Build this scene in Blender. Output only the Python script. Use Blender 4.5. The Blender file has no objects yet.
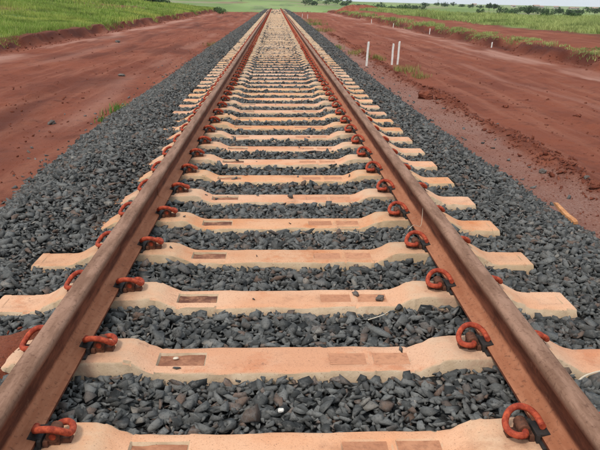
import bpy, bmesh, math, random
import numpy as np
from mathutils import Matrix, Vector, Euler

random.seed(7)
rng = np.random.default_rng(11)
scene = bpy.context.scene
COL = scene.collection

# ------------------------------------------------------------------ camera
CAM = np.array([-0.0433, -1.9267, 1.2823])
F_PX, PITCH, YAW, ROLL = 721.5, 0.30098, 0.03437, 0.0077
fw = np.array([math.sin(YAW) * math.cos(PITCH), math.cos(YAW) * math.cos(PITCH), -math.sin(PITCH)])
r0 = np.array([math.cos(YAW), -math.sin(YAW), 0.0])
u0 = np.cross(r0, fw)
rt = r0 * math.cos(ROLL) + u0 * math.sin(ROLL)
up = -r0 * math.sin(ROLL) + u0 * math.cos(ROLL)
cam = bpy.data.cameras.new('camera')
cam.sensor_fit = 'HORIZONTAL'
cam.sensor_width = 36.0
cam.lens = F_PX / 600.0 * 36.0
cam.clip_start = 0.05
cam.clip_end = 12000
cam_ob = bpy.data.objects.new('camera', cam)
M = Matrix.Identity(4)
for i in range(3):
    M[i][0], M[i][1], M[i][2], M[i][3] = rt[i], up[i], -fw[i], CAM[i]
cam_ob.matrix_world = M
COL.objects.link(cam_ob)
scene.camera = cam_ob

# ------------------------------------------------------------------ sky, sun, exposure
SUN_EL, SUN_AZ = math.radians(56), math.radians(215)      # azimuth clockwise from +Y
world = bpy.data.worlds.new('World')
scene.world = world
world.use_nodes = True
wn, wl = world.node_tree.nodes, world.node_tree.links
wn.clear()
wo = wn.new('ShaderNodeOutputWorld')
wb = wn.new('ShaderNodeBackground')
sky = wn.new('ShaderNodeTexSky')
sky.sky_type = 'NISHITA'
sky.sun_disc = False
sky.sun_elevation = SUN_EL
sky.sun_rotation = SUN_AZ
sky.air_density = 1.0
sky.dust_density = 3.0
wm = wn.new('ShaderNodeMix')
wm.data_type = 'RGBA'
wm.inputs[0].default_value = 0.65
wm.inputs[7].default_value = (11.0, 11.9, 12.6, 1)            # thin even cloud veil over the blue
wl.new(sky.outputs[0], wm.inputs[6])
wl.new(wm.outputs[2], wb.inputs[0])
wb.inputs[1].default_value = 0.072
wl.new(wb.outputs[0], wo.inputs[0])
sun = bpy.data.lights.new('sun', 'SUN')
sun.energy = 1.5
sun.angle = math.radians(10)
sun.color = (1.0, 0.92, 0.82)
sun_ob = bpy.data.objects.new('sun', sun)
sd = Vector((math.sin(SUN_AZ) * math.cos(SUN_EL), math.cos(SUN_AZ) * math.cos(SUN_EL), math.sin(SUN_EL)))
sun_ob.rotation_euler = sd.to_track_quat('Z', 'Y').to_euler()
sun_ob.location = sd * 50
COL.objects.link(sun_ob)
vs = scene.view_settings
vs.view_transform = 'Standard'
vs.look = 'None'
vs.exposure = 0.55
vs.gamma = 1
vs.use_curve_mapping = False
scene.cycles.max_bounces = 5
scene.cycles.diffuse_bounces = 3

# ------------------------------------------------------------------ small helpers
def project(P):
    d = P - CAM
    z = d @ fw
    z = np.where(np.abs(z) < 1e-6, 1e-6, z)
    return 300 + F_PX * (d @ rt) / z, 225 - F_PX * (d @ up) / z, z

def in_view(P, mx=70, my=40):
    x, y, z = project(P)
    return (z > 0.1) & (x > -mx) & (x < 600 + mx) & (y > -my) & (y < 450 + my)

def smooth(a, b, x):
    t = np.clip((np.asarray(x, float) - a) / (b - a), 0, 1)
    return t * t * (3 - 2 * t)

def hash2(ix, iy, seed):
    n = (ix.astype(np.int64) * 374761393 + iy.astype(np.int64) * 668265263 + seed * 1442695041) & 0xffffffff
    n = ((n ^ (n >> 13)) * 1274126177) & 0xffffffff
    n = ((n ^ (n >> 16)) * 2246822519) & 0xffffffff
    return ((n ^ (n >> 15)) & 0xffffff) / float(0xffffff)

def noise2(x, y, seed=0):
    x, y = np.broadcast_arrays(np.asarray(x, float), np.asarray(y, float))
    ix, iy = np.floor(x), np.floor(y)
    fx, fy = x - ix, y - iy
    fx, fy = fx * fx * (3 - 2 * fx), fy * fy * (3 - 2 * fy)
    a, b = hash2(ix, iy, seed), hash2(ix + 1, iy, seed)
    c, d = hash2(ix, iy + 1, seed), hash2(ix + 1, iy + 1, seed)
    return (a + (b - a) * fx) * (1 - fy) + (c + (d - c) * fx) * fy - 0.5

def fbm(x, y, seed=0, octaves=4):
    s, a = 0.0, 1.0
    for o in range(octaves):
        s = s + a * noise2(np.asarray(x) * 2 ** o + 17.3 * o, np.asarray(y) * 2 ** o - 9.1 * o, seed + o)
        a *= 0.5
    return s

def np_mesh(name, V, T, smooth_shade=False):
    V = np.ascontiguousarray(V, np.float32)
    T = np.ascontiguousarray(T, np.int32)
    k = T.shape[1]
    me = bpy.data.meshes.new(name)
    me.vertices.add(len(V))
    me.vertices.foreach_set('co', V.ravel())
    me.loops.add(T.size)
    me.loops.foreach_set('vertex_index', T.ravel())
    me.polygons.add(len(T))
    me.polygons.foreach_set('loop_start', np.arange(0, T.size, k, dtype=np.int32))
    if smooth_shade:
        me.polygons.foreach_set('use_smooth', np.ones(len(T), bool))
    me.update(calc_edges=True)
    return me

def link(name, me, mat=None, parent=None, loc=None):
    ob = bpy.data.objects.new(name, me)
    COL.objects.link(ob)
    if mat is not None and me is not None and not me.materials:
        me.materials.append(mat)
    if parent is not None:
        ob.parent = parent
    if loc is not None:
        ob.location = loc
    return ob

def tag(ob, label=None, cat=None, group=None, kind=None):
    if label: ob['label'] = label
    if cat: ob['category'] = cat
    if group: ob['group'] = group
    if kind: ob['kind'] = kind
    return ob

def bm_mesh(name, bm, smooth_angle=None):
    me = bpy.data.meshes.new(name)
    bm.to_mesh(me)
    bm.free()
    if smooth_angle is not None:
        for p in me.polygons:
            p.use_smooth = True
        me.set_sharp_from_angle(angle=smooth_angle)
    return me

def box(bm, x0, x1, y0, y1, z0, z1, taper=0.0):
    v = []
    for z, t in ((z0, 0.0), (z1, taper)):
        for x, y in ((x0 + t, y0 + t), (x1 - t, y0 + t), (x1 - t, y1 - t), (x0 + t, y1 - t)):
            v.append(bm.verts.new((x, y, z)))
    for f in ((3, 2, 1, 0), (4, 5, 6, 7), (0, 1, 5, 4), (1, 2, 6, 5), (2, 3, 7, 6), (3, 0, 4, 7)):
        bm.faces.new([v[i] for i in f])
    return v

def catmull(pts, n):
    P = np.array(pts, float)
    P = np.vstack([2 * P[0] - P[1], P, 2 * P[-1] - P[-2]])
    out = []
    for i in range(1, len(P) - 2):
        for t in np.linspace(0, 1, n, endpoint=False):
            a, b, c, d = P[i - 1], P[i], P[i + 1], P[i + 2]
            out.append(0.5 * ((2 * b) + (c - a) * t + (2 * a - 5 * b + 4 * c - d) * t * t + (3 * b - a - 3 * c + d) * t ** 3))
    out.append(P[-2])
    return np.array(out)

def tube(path, radius, sides, bm=None):
    own = bm is None
    if own:
        bm = bmesh.new()
    path = np.array(path, float)
    rad = np.broadcast_to(np.asarray(radius, float), (len(path),))
    nrm = np.array([0.03, 0.02, 1.0])
    rings = []
    for i in range(len(path)):
        t = path[min(i + 1, len(path) - 1)] - path[max(i - 1, 0)]
        t /= np.linalg.norm(t) + 1e-9
        nrm = nrm - t * (nrm @ t)
        if np.linalg.norm(nrm) < 1e-4:
            nrm = np.cross(t, [1.0, 0, 0])
        nrm /= np.linalg.norm(nrm)
        b = np.cross(t, nrm)
        rings.append([bm.verts.new(path[i] + rad[i] * (nrm * math.cos(a) + b * math.sin(a)))
                      for a in np.linspace(0, 2 * math.pi, sides, endpoint=False)])
    for i in range(len(rings) - 1):
        for k in range(sides):
            bm.faces.new((rings[i][k], rings[i][(k + 1) % sides], rings[i + 1][(k + 1) % sides], rings[i + 1][k]))
    bm.faces.new(rings[0][::-1])
    bm.faces.new(rings[-1])
    return bm

# ------------------------------------------------------------------ materials
class Mat:
    def __init__(self, name, rough=0.9):
        self.m = bpy.data.materials.new(name)
        self.m.use_nodes = True
        self.nt = self.m.node_tree
        self.bsdf = self.nt.nodes['Principled BSDF']
        self.bsdf.inputs['Roughness'].default_value = rough
        self.bsdf.inputs['Specular IOR Level'].default_value = 0.25
    def n(self, t, **kw):
        nd = self.nt.nodes.new('ShaderNode' + t)
        for k, v in kw.items():
            setattr(nd, k, v)
        return nd
    def l(self, a, b):
        self.nt.links.new(a, b)
    def coord(self, kind='Object'):
        if kind == 'World':
            return self.n('NewGeometry').outputs['Position']
        return self.n('TexCoord').outputs[kind]
    def noise(self, scale, detail=4, rough=0.6, kind='Object', stretch=None, vec=None):
        t = self.n('TexNoise')
        t.inputs['Scale'].default_value = scale
        t.inputs['Detail'].default_value = detail
        t.inputs['Roughness'].default_value = rough
        v = vec if vec is not None else self.coord(kind)
        if stretch:
            mp = self.n('Mapping')
            mp.inputs['Scale'].default_value = stretch
            self.l(v, mp.inputs[0])
            v = mp.outputs[0]
        self.l(v, t.inputs['Vector'])
        return t.outputs['Fac']
    def ramp(self, fac, lo, hi, a=0.0, b=1.0):
        r = self.n('MapRange')
        r.interpolation_type = 'SMOOTHSTEP'
        r.inputs[1].default_value, r.inputs[2].default_value = lo, hi
        r.inputs[3].default_value, r.inputs[4].default_value = a, b
        self.l(fac, r.inputs[0])
        return r.outputs[0]
    def mix(self, fac, a, b, mode='MIX'):
        x = self.n('Mix', data_type='RGBA', blend_type=mode)
        for s, v in ((0, fac), (6, a), (7, b)):
            if hasattr(v, 'is_linked') or hasattr(v, 'links'):
                self.l(v, x.inputs[s])
            elif isinstance(v, (tuple, list)):
                x.inputs[s].default_value = (*v, 1) if len(v) == 3 else v
            else:
                x.inputs[s].default_value = v
        return x.outputs[2]
    def math(self, op, a, b=0.0, clamp=False):
        x = self.n('Math', operation=op, use_clamp=clamp)
        for s, v in ((0, a), (1, b)):
            if hasattr(v, 'links'):
                self.l(v, x.inputs[s])
            else:
                x.inputs[s].default_value = v
        return x.outputs[0]
    def attr(self, name):
        return self.n('Attribute', attribute_name=name).outputs['Fac']
    def up(self):
        s = self.n('SeparateXYZ')
        self.l(self.n('NewGeometry').outputs['Normal'], s.inputs[0])
        return s.outputs[2]
    def rand(self):
        a = self.n('NewGeometry').outputs['Random Per Island']
        b = self.n('ObjectInfo').outputs['Random']
        return self.math('FRACT', self.math('ADD', a, b))
    def color(self, c):
        if isinstance(c, tuple):
            self.bsdf.inputs['Base Color'].default_value = (*c, 1)
        else:
            self.l(c, self.bsdf.inputs['Base Color'])
    def bump(self, h, strength=0.3, dist=0.01, prev=None):
        b = self.n('Bump')
        b.inputs['Strength'].default_value = strength
        b.inputs['Distance'].default_value = dist
        self.l(h, b.inputs['Height'])
        if prev is not None:
            self.l(prev, b.inputs['Normal'])
        self.l(b.outputs[0], self.bsdf.inputs['Normal'])
        return b.outputs[0]

def soil_material():
    m = Mat('red_soil', 0.95)
    big = m.noise(0.35, 5, 0.6, 'World')
    mid = m.noise(3.0, 6, 0.65, 'World')
    fine = m.noise(40, 4, 0.7, 'World')
    streak = m.noise(1.0, 5, 0.6, 'World', stretch=(3.2, 0.16, 1))
    c = m.mix(m.ramp(big, 0.35, 0.65), (0.185, 0.044, 0.020), (0.262, 0.072, 0.035))
    c = m.mix(m.ramp(streak, 0.45, 0.68, 0, 0.6), c, (0.34, 0.128, 0.076))
    c = m.mix(m.ramp(mid, 0.5, 0.75, 0, 0.7), c, (0.115, 0.027, 0.013))
    c = m.mix(m.ramp(fine, 0.52, 0.74, 0, 0.55), c, (0.29, 0.105, 0.062))
    c = m.mix(m.ramp(m.noise(110, 3, 0.7, 'World'), 0.56, 0.70, 0, 0.6), c, (0.095, 0.022, 0.012))
    c = m.mix(m.attr('damp'), c, (0.090, 0.022, 0.012))
    c = m.mix(m.attr('pale'), c, (0.40, 0.20, 0.148))
    c = m.mix(m.attr('grit'), c, m.mix(m.ramp(m.noise(55, 3, 0.7, 'World'), 0.4, 0.62), (0.25, 0.112, 0.080), (0.35, 0.200, 0.158)))
    c = m.mix(m.attr('dark'), c, (0.075, 0.017, 0.010))
    m.color(c)
    h0 = m.bump(m.noise(9, 5, 0.7, 'World', stretch=(1.6, 0.6, 1)), 0.6, 0.05)
    h1 = m.bump(mid, 0.8, 0.06, h0)
    m.bump(m.noise(24, 6, 0.8, 'World'), 0.9, 0.025, h1)
    return m.m

def turf_material(name, a, b, c3):
    m = Mat(name, 0.95)
    c = m.mix(m.ramp(m.noise(0.12, 4, 0.6, 'World'), 0.4, 0.62), a, b)
    c = m.mix(m.ramp(m.noise(1.5, 5, 0.7, 'World'), 0.45, 0.7, 0, 0.8), c, c3)
    c = m.mix(m.attr('bare'), c, m.mix(m.noise(2.0, 5, 0.6, 'World'), (0.14, 0.036, 0.018), (0.24, 0.085, 0.050)))
    m.color(c)
    m.bump(m.noise(6, 6, 0.8, 'World'), 0.8, 0.15)
    return m.m

def far_material():
    m = Mat('far_fields', 0.95)
    p1 = m.noise(0.012, 3, 0.5, 'World', stretch=(1, 0.35, 1))
    p2 = m.noise(0.06, 5, 0.65, 'World', stretch=(1, 0.3, 1))
    c = m.mix(m.ramp(p1, 0.42, 0.58), (0.16, 0.24, 0.065), (0.25, 0.34, 0.115))
    c = m.mix(m.ramp(p2, 0.5, 0.68, 0, 0.8), c, (0.10, 0.14, 0.06))
    c = m.mix(m.ramp(m.noise(0.06, 4, 0.6, 'World', stretch=(0.4, 0.5, 1)), 0.50, 0.62, 0, 0.7), c, (0.30, 0.25, 0.17))
    c = m.mix(m.ramp(m.noise(0.03, 3, 0.6, 'World', stretch=(0.6, 0.5, 1)), 0.62, 0.70, 0, 0.6), c, (0.24, 0.10, 0.065))
    m.color(c)
    m.bump(m.noise(0.5, 5, 0.7, 'World'), 0.8, 1.5)
    return m.m

def grass_material(name, lo, hi, dry):
    m = Mat(name, 0.7)
    r = m.rand()
    c = m.mix(r, lo, hi)
    c = m.mix(m.ramp(m.math('FRACT', m.math('MULTIPLY', r, 13.7)), 0.86, 0.92, 0, 0.7), c, (0.42, 0.36, 0.16))
    c = m.mix(m.ramp(m.noise(0.16, 4, 0.65, 'World'), 0.45, 0.63, 0, 0.8), c, dry)
    c = m.mix(m.ramp(m.noise(0.45, 4, 0.65, 'World', stretch=(1, 0.6, 1)), 0.48, 0.64, 0, 0.75), c, tuple(0.5 * v for v in lo))
    m.color(c)
    tr = m.n('BsdfTranslucent')
    m.l(c, tr.inputs[0])
    mx = m.n('MixShader')
    mx.inputs[0].default_value = 0.35
    m.l(m.bsdf.outputs[0], mx.inputs[1])
    m.l(tr.outputs[0], mx.inputs[2])
    m.l(mx.outputs[0], m.nt.nodes['Material Output'].inputs[0])
    return m.m

def stone_material():
    m = Mat('basalt', 0.8)
    r = m.rand()
    c = m.mix(r, (0.026, 0.028, 0.028), (0.158, 0.160, 0.153))
    r2 = m.math('FRACT', m.math('MULTIPLY', r, 17.31))
    c = m.mix(m.ramp(r2, 0.86, 0.97, 0, 0.75), c, (0.15, 0.090, 0.062))
    r3 = m.math('FRACT', m.math('MULTIPLY', r, 41.7))
    c = m.mix(m.ramp(r3, 0.984, 0.99, 0, 0.6), c, (0.30, 0.27, 0.23))
    c = m.mix(m.ramp(m.noise(30, 5, 0.7, 'World'), 0.45, 0.70, 0, 0.55), c, (0.20, 0.195, 0.185))
    c = m.mix(m.ramp(m.noise(130, 4, 0.7, 'World'), 0.5, 0.66, 0, 0.6), c, (0.035, 0.036, 0.037))
    c = m.mix(m.ramp(m.noise(6, 4, 0.7, 'World'), 0.58, 0.72, 0, 0.5), c, (0.12, 0.075, 0.055))
    m.color(c)
    m.bump(m.noise(70, 5, 0.75, 'World'), 0.5, 0.006)
    return m.m

def ballast_bed_material():
    m = Mat('ballast_fines', 0.95)
    c = m.mix(m.ramp(m.noise(25, 5, 0.7, 'World'), 0.4, 0.65), (0.018, 0.018, 0.018), (0.085, 0.088, 0.088))
    c = m.mix(m.ramp(m.noise(3, 4, 0.6, 'World'), 0.55, 0.75, 0, 0.4), c, (0.11, 0.05, 0.035))
    m.color(c)
    m.bump(m.noise(22, 5, 0.8, 'World'), 1.0, 0.04)
    return m.m

def sleeper_material():
    m = Mat('dusty_concrete', 0.9)
    rnd = m.n('ObjectInfo').outputs['Random']
    off = m.n('VectorMath', operation='MULTIPLY_ADD')
    cb = m.n('CombineXYZ')
    m.l(rnd, cb.inputs[0]); m.l(rnd, cb.inputs[1])
    m.l(cb.outputs[0], off.inputs[0])
    off.inputs[1].default_value = (31, 57, 0)
    m.l(m.coord('Object'), off.inputs[2])
    v = off.outputs[0]
    big = m.noise(2.2, 5, 0.6, vec=v)
    mid = m.noise(9, 6, 0.65, vec=v)
    fine = m.noise(90, 4, 0.7, vec=v)
    raw = m.mix(m.ramp(mid, 0.35, 0.68), (0.47, 0.345, 0.225), (0.62, 0.475, 0.335))
    dust = m.mix(m.ramp(big, 0.35, 0.65), (0.66, 0.325, 0.185), (0.72, 0.425, 0.275))
    dust = m.mix(m.ramp(m.noise(4.5, 5, 0.7, vec=v), 0.52, 0.70, 0, 0.8), dust, (0.58, 0.225, 0.110))
    dust = m.mix(m.ramp(fine, 0.52, 0.72, 0, 0.45), dust, (0.45, 0.20, 0.105))
    dust = m.mix(m.ramp(m.noise(240, 2, 0.5, vec=v), 0.60, 0.70, 0, 0.6), dust, (0.30, 0.13, 0.075))
    # dust lies thick on the flat top, thin on the raised rail seats and on the sides
    sp = m.n('SeparateXYZ')
    m.l(m.coord('Object'), sp.inputs[0])
    seat = m.ramp(sp.outputs[2], -0.030, -0.004)
    cover = m.math('SUBTRACT', 1.0, m.math('MULTIPLY', seat, m.ramp(mid, 0.3, 0.65, 0.1, 0.6)))
    wy = m.n('SeparateXYZ')
    m.l(m.coord('World'), wy.inputs[0])
    cover = m.math('MULTIPLY', cover, m.ramp(wy.outputs[1], 3.0, 26.0, 1.0, 0.35))      # the near crossing throws up the dust
    cover = m.math('MULTIPLY', cover, m.ramp(m.up(), 0.55, 0.93))
    c = m.mix(cover, raw, dust)
    # red dirt along the foot of the faces
    c = m.mix(m.math('MULTIPLY', m.ramp(sp.outputs[2], -0.13, -0.075, 0.8, 0.0), m.ramp(mid, 0.35, 0.6)), c, (0.33, 0.19, 0.12))
    # rust stains round the fastenings
    ax = m.math('ABSOLUTE', sp.outputs[0])
    near = m.math('MULTIPLY', m.ramp(m.math('ABSOLUTE', m.math('SUBTRACT', ax, 0.836)), 0.10, 0.21, 1, 0), m.ramp(mid, 0.42, 0.62))
    c = m.mix(m.math('MULTIPLY', near, 0.6), c, (0.26, 0.10, 0.055))
    c = m.mix(m.ramp(m.noise(13, 6, 0.75, vec=v), 0.60, 0.72, 0, 0.65), c, (0.30, 0.14, 0.085))
    c = m.mix(m.ramp(m.noise(3.1, 6, 0.75, vec=v), 0.55, 0.72, 0, 0.6), c, (0.36, 0.165, 0.095))
    c = m.mix(m.math('MULTIPLY', rnd, 0.35), c, m.mix(0.5, c, (0.55, 0.44, 0.33)))
    hs = m.n('HueSaturation')
    m.l(m.math('ADD', m.math('MULTIPLY', m.math('FRACT', m.math('MULTIPLY', rnd, 7.31)), 0.20), 0.84), hs.inputs['Value'])
    m.l(m.math('ADD', m.math('MULTIPLY', m.math('FRACT', m.math('MULTIPLY', rnd, 3.77)), 0.22), 0.96), hs.inputs['Saturation'])
    m.l(c, hs.inputs['Color'])
    c = m.mix(m.ramp(m.noise(160, 2, 0.5, vec=v), 0.66, 0.72, 0, 0.7), hs.outputs[0], (0.16, 0.085, 0.055))
    m.color(c)
    h = m.bump(mid, 0.35, 0.012)
    m.bump(fine, 0.6, 0.004, h)
    return m.m

def recess_material(name, a, b):
    m = Mat(name, 0.95)
    rnd = m.n('ObjectInfo').outputs['Random']
    c = m.mix(m.math('POWER', rnd, 1.3), a, b)
    c = m.mix(m.ramp(m.noise(14, 5, 0.7), 0.42, 0.66), c, m.mix(0.45, c, (0.60, 0.30, 0.17)))
    c = m.mix(m.ramp(m.noise(45, 5, 0.7), 0.45, 0.7, 0, 0.7), c, m.mix(0.5, c, (0.09, 0.03, 0.02)))
    m.color(c)
    m.bump(m.noise(55, 4, 0.6, stretch=(1, 2.2, 1)), 0.8, 0.006)
    return m.m

def rail_material():
    m = Mat('rusty_rail', 0.75)
    m.bsdf.inputs['Specular IOR Level'].default_value = 0.12
    sp = m.n('SeparateXYZ')
    m.l(m.coord('Object'), sp.inputs[0])
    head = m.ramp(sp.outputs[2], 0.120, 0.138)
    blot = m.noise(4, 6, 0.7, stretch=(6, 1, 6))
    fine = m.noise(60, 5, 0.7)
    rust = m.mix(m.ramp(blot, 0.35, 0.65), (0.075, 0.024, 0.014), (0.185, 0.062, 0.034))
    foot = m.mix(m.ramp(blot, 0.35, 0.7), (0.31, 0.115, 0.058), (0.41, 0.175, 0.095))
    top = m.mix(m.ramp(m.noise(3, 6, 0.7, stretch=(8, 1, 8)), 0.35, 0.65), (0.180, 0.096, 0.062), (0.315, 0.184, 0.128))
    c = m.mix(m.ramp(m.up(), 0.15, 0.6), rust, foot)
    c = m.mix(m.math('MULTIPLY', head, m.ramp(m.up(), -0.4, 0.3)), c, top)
    c = m.mix(m.ramp(fine, 0.52, 0.70, 0, 0.6), c, (0.075, 0.030, 0.020))
    c = m.mix(m.ramp(m.noise(14, 5, 0.75), 0.62, 0.74, 0, 0.5), c, (0.31, 0.16, 0.10))
    m.color(c)
    m.bump(fine, 0.5, 0.003)
    return m.m

def simple(name, a, b, rough=0.7, scale=20, bump=0.2, dist=0.003, world=False):
    m = Mat(name, rough)
    n1 = m.noise(scale, 5, 0.65, 'World' if world else 'Object')
    m.color(m.mix(m.ramp(n1, 0.35, 0.68), a, b))
    if bump:
        m.bump(n1, bump, dist)
    return m.m

MAT = dict(
    soil=soil_material(),
    turf_l=turf_material('turf_soil_left', (0.13, 0.21, 0.045), (0.19, 0.26, 0.06), (0.08, 0.13, 0.035)),
    turf_r=turf_material('turf_soil_right', (0.17, 0.23, 0.065), (0.24, 0.29, 0.09), (0.12, 0.17, 0.05)),
    far=far_material(),
    grass_l=grass_material('grass_green', (0.16, 0.25, 0.036), (0.31, 0.41, 0.085), (0.42, 0.44, 0.10)),
    grass_r=grass_material('grass_tall', (0.21, 0.29, 0.078), (0.38, 0.45, 0.15), (0.46, 0.49, 0.18)),
    weed=grass_material('weed_yellow', (0.16, 0.17, 0.04), (0.36, 0.29, 0.10), (0.30, 0.28, 0.09)),
    weed_g=grass_material('weed_green', (0.07, 0.15, 0.025), (0.17, 0.27, 0.06), (0.18, 0.25, 0.06)),
    stone=stone_material(),
    bed=ballast_bed_material(),
    sleeper=sleeper_material(),
    pocket=recess_material('pocket_dirt', (0.11, 0.044, 0.030), (0.48, 0.21, 0.115)),
    panel=recess_material('panel_dust', (0.42, 0.185, 0.10), (0.56, 0.28, 0.165)),
    rail=rail_material(),
    clip=simple('clip_red_paint', (0.24, 0.034, 0.018), (0.50, 0.092, 0.040), 0.8, 55, 0.4),
    iron=simple('rusty_iron', (0.055, 0.026, 0.018), (0.15, 0.060, 0.034), 0.8, 45),
    plastic=simple('black_insulator', (0.020, 0.020, 0.021), (0.045, 0.038, 0.034), 0.6, 30),
    white=simple('white_paint', (0.62, 0.60, 0.55), (0.78, 0.77, 0.74), 0.6, 12),
    wood=simple('raw_wood', (0.40, 0.17, 0.07), (0.58, 0.29, 0.13), 0.8, 25),
    straw=simple('dry_straw', (0.55, 0.47, 0.36), (0.70, 0.62, 0.50), 0.8, 25),
    clod=simple('red_clod', (0.13, 0.035, 0.020), (0.21, 0.066, 0.038), 0.95, 12, 0.8, 0.02),
    rock=simple('grey_rock', (0.09, 0.075, 0.065), (0.16, 0.14, 0.125), 0.9, 14, 0.6, 0.01),
    bark=simple('bark', (0.06, 0.045, 0.03), (0.11, 0.085, 0.06), 0.9, 2),
    leaf_a=simple('leaf_dark', (0.028, 0.058, 0.022), (0.062, 0.105, 0.038), 0.8, 0.9, 0, world=True),
    leaf_b=simple('leaf_mid', (0.045, 0.090, 0.030), (0.10, 0.16, 0.052), 0.8, 0.9, 0, world=True),
    plaster=simple('pale_plaster', (0.55, 0.50, 0.44), (0.66, 0.62, 0.56), 0.9, 1),
    tile=simple('clay_roof', (0.32, 0.22, 0.17), (0.38, 0.27, 0.22), 0.9, 1),
    glass=simple('window_dark', (0.04, 0.05, 0.06), (0.07, 0.08, 0.09), 0.3, 1),
    steel=simple('grey_steel', (0.32, 0.33, 0.34), (0.42, 0.43, 0.44), 0.6, 2),
)

# ------------------------------------------------------------------ terrain heights
SP = 0.6                      # sleeper spacing
def crest(Y):
    y = np.clip(np.asarray(Y, float) - 112, 0, 75)
    return -y * y / 3000 - np.clip(np.asarray(Y, float) - 187, 0, 60) * 0.05

PX = [-400, -60, -35, -22, -16, -11.5, -10.0, -9.70, -9.3, -3, -2, 2, 2.9, 3.02, 3.5, 8.6, 9.1, 9.38, 9.65, 10.4, 12, 13, 60, 400]
PZ = [3.6, 2.3, 1.75, 1.20, 0.60, 0.08, -0.10, -0.47, -0.5, -0.5, -0.42, -0.42, -0.44, -0.41, -0.48, -0.53, -0.50, -0.22, -0.16, -0.09, 0.05, 0.08, 0.1, 0.1]

def ground_z(X, Y):
    X, Y = np.broadcast_arrays(np.asarray(X, float), np.asarray(Y, float))
    aX = np.abs(X)
    wob = fbm(Y * 0.55, Y * 0 + np.sign(X) * 5, 31, 4)
    Xw = X + wob * (0.55 * smooth(7.5, 9, aX) * (1 - smooth(10.5, 12, aX)) + 0.30 * smooth(2.4, 2.8, X) * (1 - smooth(3.3, 3.9, X)))
    z = np.interp(Xw, PX, PZ)
    # formation sinks a little away from the near crossing
    z = z + np.interp(Y, [0, 5, 15], [0.04, 0.02, -0.06]) * (1 - smooth(2.8, 4.2, aX))
    road = smooth(2.3, 3.2, aX) * (1 - smooth(8.8, 9.3, aX))
    z = z + road * (0.05 * fbm(X * 0.35, Y * 0.12, 3, 3) + 0.034 * fbm(X * 1.6, Y * 0.7, 5, 4) + 0.020 * fbm(X * 6, Y * 4, 9, 3))
    # wheel ruts
    for x0, amp, wl_, ph, dep, wd in ((-4.3, .35, 23, .4, .05, .17), (-6.0, .45, 23, .6, .055, .18), (-7.2, .3, 31, 2, .035, .16),
                                      (-5.2, .6, 17, 3.1, .03, .12), (-8.5, .25, 27, 1.2, .03, .14), (4.4, .15, 41, 0, .035, .17),
                                      (6.2, .15, 41, .1, .04, .18), (5.1, .25, 33, 2, .025, .14), (7.0, .25, 33, 2.1, .025, .16)):
        c = x0 + amp * np.sin(Y / wl_ * 2 * math.pi + ph)
        d = (X - c) / wd
        z = z - dep * np.exp(-d * d) * (0.65 + 0.7 * noise2(Y * 0.4, x0 + Y * 0, 77)) + dep * 0.5 * np.exp(-(np.abs(d) - 1.7) ** 2 / 0.4)
    # crumbly windrow between grit strip and right road; rough bank faces
    z = z + np.exp(-((Xw - 3.08) / 0.17) ** 2) * (0.03 + 0.10 * np.maximum(fbm(X * 4.5, Y * 4.5, 21, 4), -0.1))
    rough = np.exp(-((aX - 9.7) / 0.5) ** 2)
    z = z + rough * (0.08 * fbm(X * 2.2, Y * 1.6, 41, 4) + 0.07 * fbm(X * 6, Y * 5, 43, 3))
    # open ground
    opn = smooth(10.2, 13, aX)
    z = z + opn * (0.18 * fbm(X * 0.06, Y * 0.05, 51, 3) + 0.10 * fbm(X * 0.4, Y * 0.4, 55, 3))
    dd = np.hypot(X, Y)
    z = z - 5e-5 * np.where(X > 12, np.minimum(dd, 260) ** 2, 0) * smooth(12, 30, X) - 0.010 * np.clip(X - 12, 0, 90)
    z = z + crest(Y)
    az = X / np.maximum(Y, 30)
    A = np.interp(az, [-.6, -.05, .05, .11, .19, .44, .8], [9, 4.2, 2.2, 1.0, -0.8, -4.2, -6])
    far = -4.5 + (A + 4.5) * smooth(260, 640, dd)
    far = np.where(dd > 640, 1.28 + (A - 1.28) * np.minimum(dd, 1400) / 640, far) + 1.0 * fbm(X * 0.012, Y * 0.012, 61, 3)
    t = smooth(140, 260, np.where(Y > 60, dd, 0))
    return z * (1 - t) + far * t

def toe_r(Y):
    return np.interp(Y, [0, 3, 5, 9, 16, 25, 45, 70, 130], [2.32, 2.34, 2.25, 2.22, 2.24, 2.36, 2.50, 2.62, 2.6])
def toe_l(Y):
    return -np.interp(Y, [0, 4, 6, 9, 16, 28, 60, 130], [2.25, 2.36, 2.5, 2.65, 2.68, 2.72, 2.6, 2.45])

def ballast_z(X, Y):
    X, Y = np.broadcast_arrays(np.asarray(X, float), np.asarray(Y, float))
    top = np.interp(Y, [0, 4, 12, 30], [-0.068, -0.067, -0.060, -0.055]) + 0.020 * fbm(X * 1.3, Y * 1.3, 81, 3) + 0.030 * smooth(0.42, 0.60, np.abs(X)) * (1 - smooth(1.0, 1.15, np.abs(X))) - 0.030 * smooth(1.02, 1.2, np.abs(X)) * smooth(-1.0, 0.4, X + 0.30 * (Y - 4.5))
    top = top + 0.065 * smooth(1.05, 1.35, -X) * (1 - smooth(1.6, 1.9, -X)) * smooth(2.1, 2.7, Y) * (1 - smooth(4.4, 6.2, Y)) * (0.8 + 0.9 * noise2(X * 2, Y * 1.4, 83))
    tr, tl = toe_r(Y), toe_l(Y)
    g = ground_z(X, Y) + 0.01
    sr = np.clip((X - 1.72) / (tr - 1.72), 0, 1)
    sl = np.clip((-X - 1.72) / (-tl - 1.72), 0, 1)
    s = np.maximum(sr, sl)
    return (top + crest(Y)) * (1 - s) + g * s

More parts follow.
